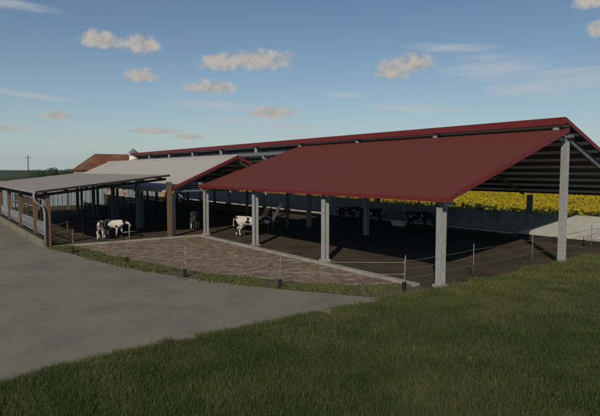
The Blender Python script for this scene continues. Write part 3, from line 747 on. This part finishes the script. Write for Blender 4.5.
# ------------------------------------------------------------------ sky, clouds, sun
SUN = Vector((-1, -.87, .785)).normalized()
w = bpy.data.worlds.new('World'); scene.world = w; w.use_nodes = True
nt = w.node_tree; N = nt.nodes; L = nt.links
bg = N['Background']; sky = N.new('ShaderNodeTexSky'); sky.sky_type = 'NISHITA'; sky.sun_disc = False
sky.sun_elevation = math.asin(SUN.z); sky.sun_rotation = math.atan2(SUN.x, SUN.y) % (2*PI)
sky.altitude = 100; sky.air_density = 1.0; sky.dust_density = 0.15; sky.ozone_density = 2.2
bg.inputs[1].default_value = 0.115
tc = N.new('ShaderNodeTexCoord'); sep = N.new('ShaderNodeSeparateXYZ')
L.new(tc.outputs['Generated'], sep.inputs[0])
def MT(op, a, b=None, c=None, clamp=False):
    m = N.new('ShaderNodeMath'); m.operation = op; m.use_clamp = clamp
    for i, v in enumerate((a, b, c)):
        if v is None: continue
        if isinstance(v, (int, float)): m.inputs[i].default_value = v
        else: L.new(v, m.inputs[i])
    return m.outputs[0]
az = MT('MULTIPLY', MT('ARCTAN2', sep.outputs['X'], sep.outputs['Y']), 180/PI)
el = MT('MULTIPLY', MT('ARCSINE', sep.outputs['Z']), 180/PI)
cmb = N.new('ShaderNodeCombineXYZ'); L.new(az, cmb.inputs[0]); L.new(el, cmb.inputs[1])
def noise(vec, scale, detail=6, rough=.6, stretch=None):
    if stretch:
        mp = N.new('ShaderNodeMapping'); mp.inputs['Scale'].default_value = stretch; mp.inputs['Rotation'].default_value = (0, 0, .10)
        L.new(vec, mp.inputs['Vector']); vec = mp.outputs[0]
    n = N.new('ShaderNodeTexNoise'); n.inputs['Scale'].default_value = scale; n.inputs['Detail'].default_value = detail; n.inputs['Roughness'].default_value = rough
    L.new(vec, n.inputs['Vector']); return n.outputs['Fac']
nz1 = noise(cmb.outputs[0], 1.0, 6, .54)
nz2 = noise(cmb.outputs[0], .35, 2, .5)
# pale cyan-grey air near the horizon
hz = N.new('ShaderNodeMix'); hz.data_type = 'RGBA'
L.new(MT('MULTIPLY', MT('POWER', 2.718, MT('MULTIPLY', MT('MAXIMUM', el, 0.0), -1/5.5)), .85), hz.inputs['Factor'])
tint = N.new('ShaderNodeMix'); tint.data_type = 'RGBA'; tint.blend_type = 'MULTIPLY'; tint.inputs['Factor'].default_value = 1
L.new(sky.outputs[0], tint.inputs['A']); tint.inputs['B'].default_value = (.86, .95, .98, 1)
L.new(tint.outputs['Result'], hz.inputs['A']); hz.inputs['B'].default_value = (6.6, 7.8, 8.0, 1)
L.new(hz.outputs['Result'], bg.inputs[0])
# cumulus: (az, el, half width, half height) in degrees
CU = [(15.4,12.8,1.9,1.0),(19.3,12.6,1.9,1.0),(19.1,9.6,1.5,.85),(27.6,11.2,2.6,1.0),(31.2,11.5,3.8,1.2),(26.4,8.7,2.6,.85),(32.7,6.15,2.7,.75),
      (45.6,10.3,2.0,1.1),(47.9,11.0,2.0,1.15),(11.2,5.4,1.4,.5),(5.0,4.0,3.4,.45),(20.5,4.1,2.6,.4),(24,3.6,1.5,.35),(64.7,15.4,2.0,1.0),(64.9,12.9,1.1,.8),(75,9,4,1.5),(-8,11,4,1.6),(-20,7,5,1.2),(95,12,6,2)]
cov = None
for (a0, e0, ww, hh) in CU:
    dx = MT('DIVIDE', MT('SUBTRACT', az, a0), ww); dy = MT('DIVIDE', MT('SUBTRACT', el, e0), hh)
    dy = MT('MULTIPLY', dy, MT('ADD', 1.0, MT('MULTIPLY', MT('LESS_THAN', dy, 0.0), .45)))
    s = MT('SUBTRACT', 1.0, MT('ADD', MT('MULTIPLY', dx, dx), MT('MULTIPLY', dy, dy)))
    cov = s if cov is None else MT('MAXIMUM', cov, s)
cov = MT('MAXIMUM', cov, -3.0)
dens = MT('ADD', cov, MT('MULTIPLY', MT('SUBTRACT', nz1, .34), 3.2))
ms = N.new('ShaderNodeMapRange'); ms.interpolation_type = 'SMOOTHSTEP'; L.new(dens, ms.inputs['Value'])
ms.inputs['From Min'].default_value = -.1; ms.inputs['From Max'].default_value = 1.45; ms.inputs['To Max'].default_value = .92
mask = ms.outputs[0]
# cirrus streaks
st = noise(cmb.outputs[0], 1.0, 8, .68, (.11, .8, 1))
st2 = noise(cmb.outputs[0], .09, 2, .5)
ci = N.new('ShaderNodeMapRange'); ci.interpolation_type = 'SMOOTHSTEP'
CI = [(56,10.1,6.0,1.5),(60,8.0,5.5,.8),(63,8.6,5.0,1.5),(14,3.2,6,.3),(38,3.6,6,.3),(41,8.0,3,.4),(27,6.9,8,.5),(6,7.4,7,.4),(48,6.6,5,.5),(6,15.3,6,.6),(33,5.0,8,.35),(52,12.4,5,.5)]
cc = None
for (a0, e0, ww, hh) in CI:
    dx = MT('DIVIDE', MT('SUBTRACT', az, a0), ww)
    dy = MT('DIVIDE', MT('ADD', MT('SUBTRACT', el, e0), MT('MULTIPLY', MT('SUBTRACT', az, a0), .07)), hh)
    s = MT('SUBTRACT', 1.0, MT('ADD', MT('MULTIPLY', dx, dx), MT('MULTIPLY', dy, dy)))
    cc = s if cc is None else MT('MAXIMUM', cc, s)
cc = MT('MAXIMUM', cc, -1.5)
L.new(MT('ADD', MT('MULTIPLY', cc, .6), MT('MULTIPLY', MT('SUBTRACT', st, .5), 2.6)), ci.inputs['Value'])
ci.inputs['From Min'].default_value = -0.2; ci.inputs['From Max'].default_value = 1.0; ci.inputs['To Max'].default_value = .66
mask2 = mask
bgc = N.new('ShaderNodeBackground'); bgc.inputs['Strength'].default_value = 1.0
cr = N.new('ShaderNodeValToRGB'); cr.color_ramp.elements[0].color = (.60, .57, .55, 1); cr.color_ramp.elements[1].color = (.84, .78, .71, 1)
cr.color_ramp.elements[0].position = .30; cr.color_ramp.elements[1].position = .60
bgc.inputs['Strength'].default_value = 1.0; L.new(nz1, cr.inputs['Fac']); L.new(cr.outputs[0], bgc.inputs['Color'])
bgs = N.new('ShaderNodeBackground'); bgs.inputs['Color'].default_value = (.80, .84, .88, 1)
mc = N.new('ShaderNodeMixShader'); L.new(ci.outputs[0], mc.inputs[0]); L.new(bg.outputs[0], mc.inputs[1]); L.new(bgs.outputs[0], mc.inputs[2])
mx = N.new('ShaderNodeMixShader'); L.new(mask2, mx.inputs[0]); L.new(mc.outputs[0], mx.inputs[1]); L.new(bgc.outputs[0], mx.inputs[2])
L.new(mx.outputs[0], N['World Output'].inputs['Surface'])

sl = bpy.data.lights.new('sun', 'SUN'); sl.energy = 5.0; sl.angle = math.radians(.53); sl.color = (1, .88, .70)
so = bpy.data.objects.new('sun', sl); COL.objects.link(so)
so.rotation_euler = SUN.to_track_quat('Z', 'Y').to_euler(); so.location = SUN*60

hb = MB().box(-1500,1800,-1500,2600,-3,60).build('haze', M['black']); hb.data.materials.clear()
hm = bpy.data.materials.new('haze'); hm.use_nodes = True; hn = hm.node_tree.nodes; hn.clear()
ho = hn.new('ShaderNodeOutputMaterial'); pv = hn.new('ShaderNodeVolumePrincipled')
pv.inputs['Color'].default_value = (.82, .88, .92, 1); pv.inputs['Density'].default_value = HAZE; pv.inputs['Anisotropy'].default_value = 0.2
hm.node_tree.links.new(pv.outputs[0], ho.inputs['Volume']); hb.data.materials.append(hm); tag(hb, kind='stuff', label='thin pale daylight haze over the farm')
scene.view_settings.view_transform = 'Standard'; scene.view_settings.look = 'None'
scene.view_settings.gamma = 1; scene.view_settings.use_curve_mapping = False
scene.view_settings.exposure = -0.76
scene.render.engine = 'CYCLES'
scene.cycles.max_bounces = 6; scene.cycles.use_denoising = True
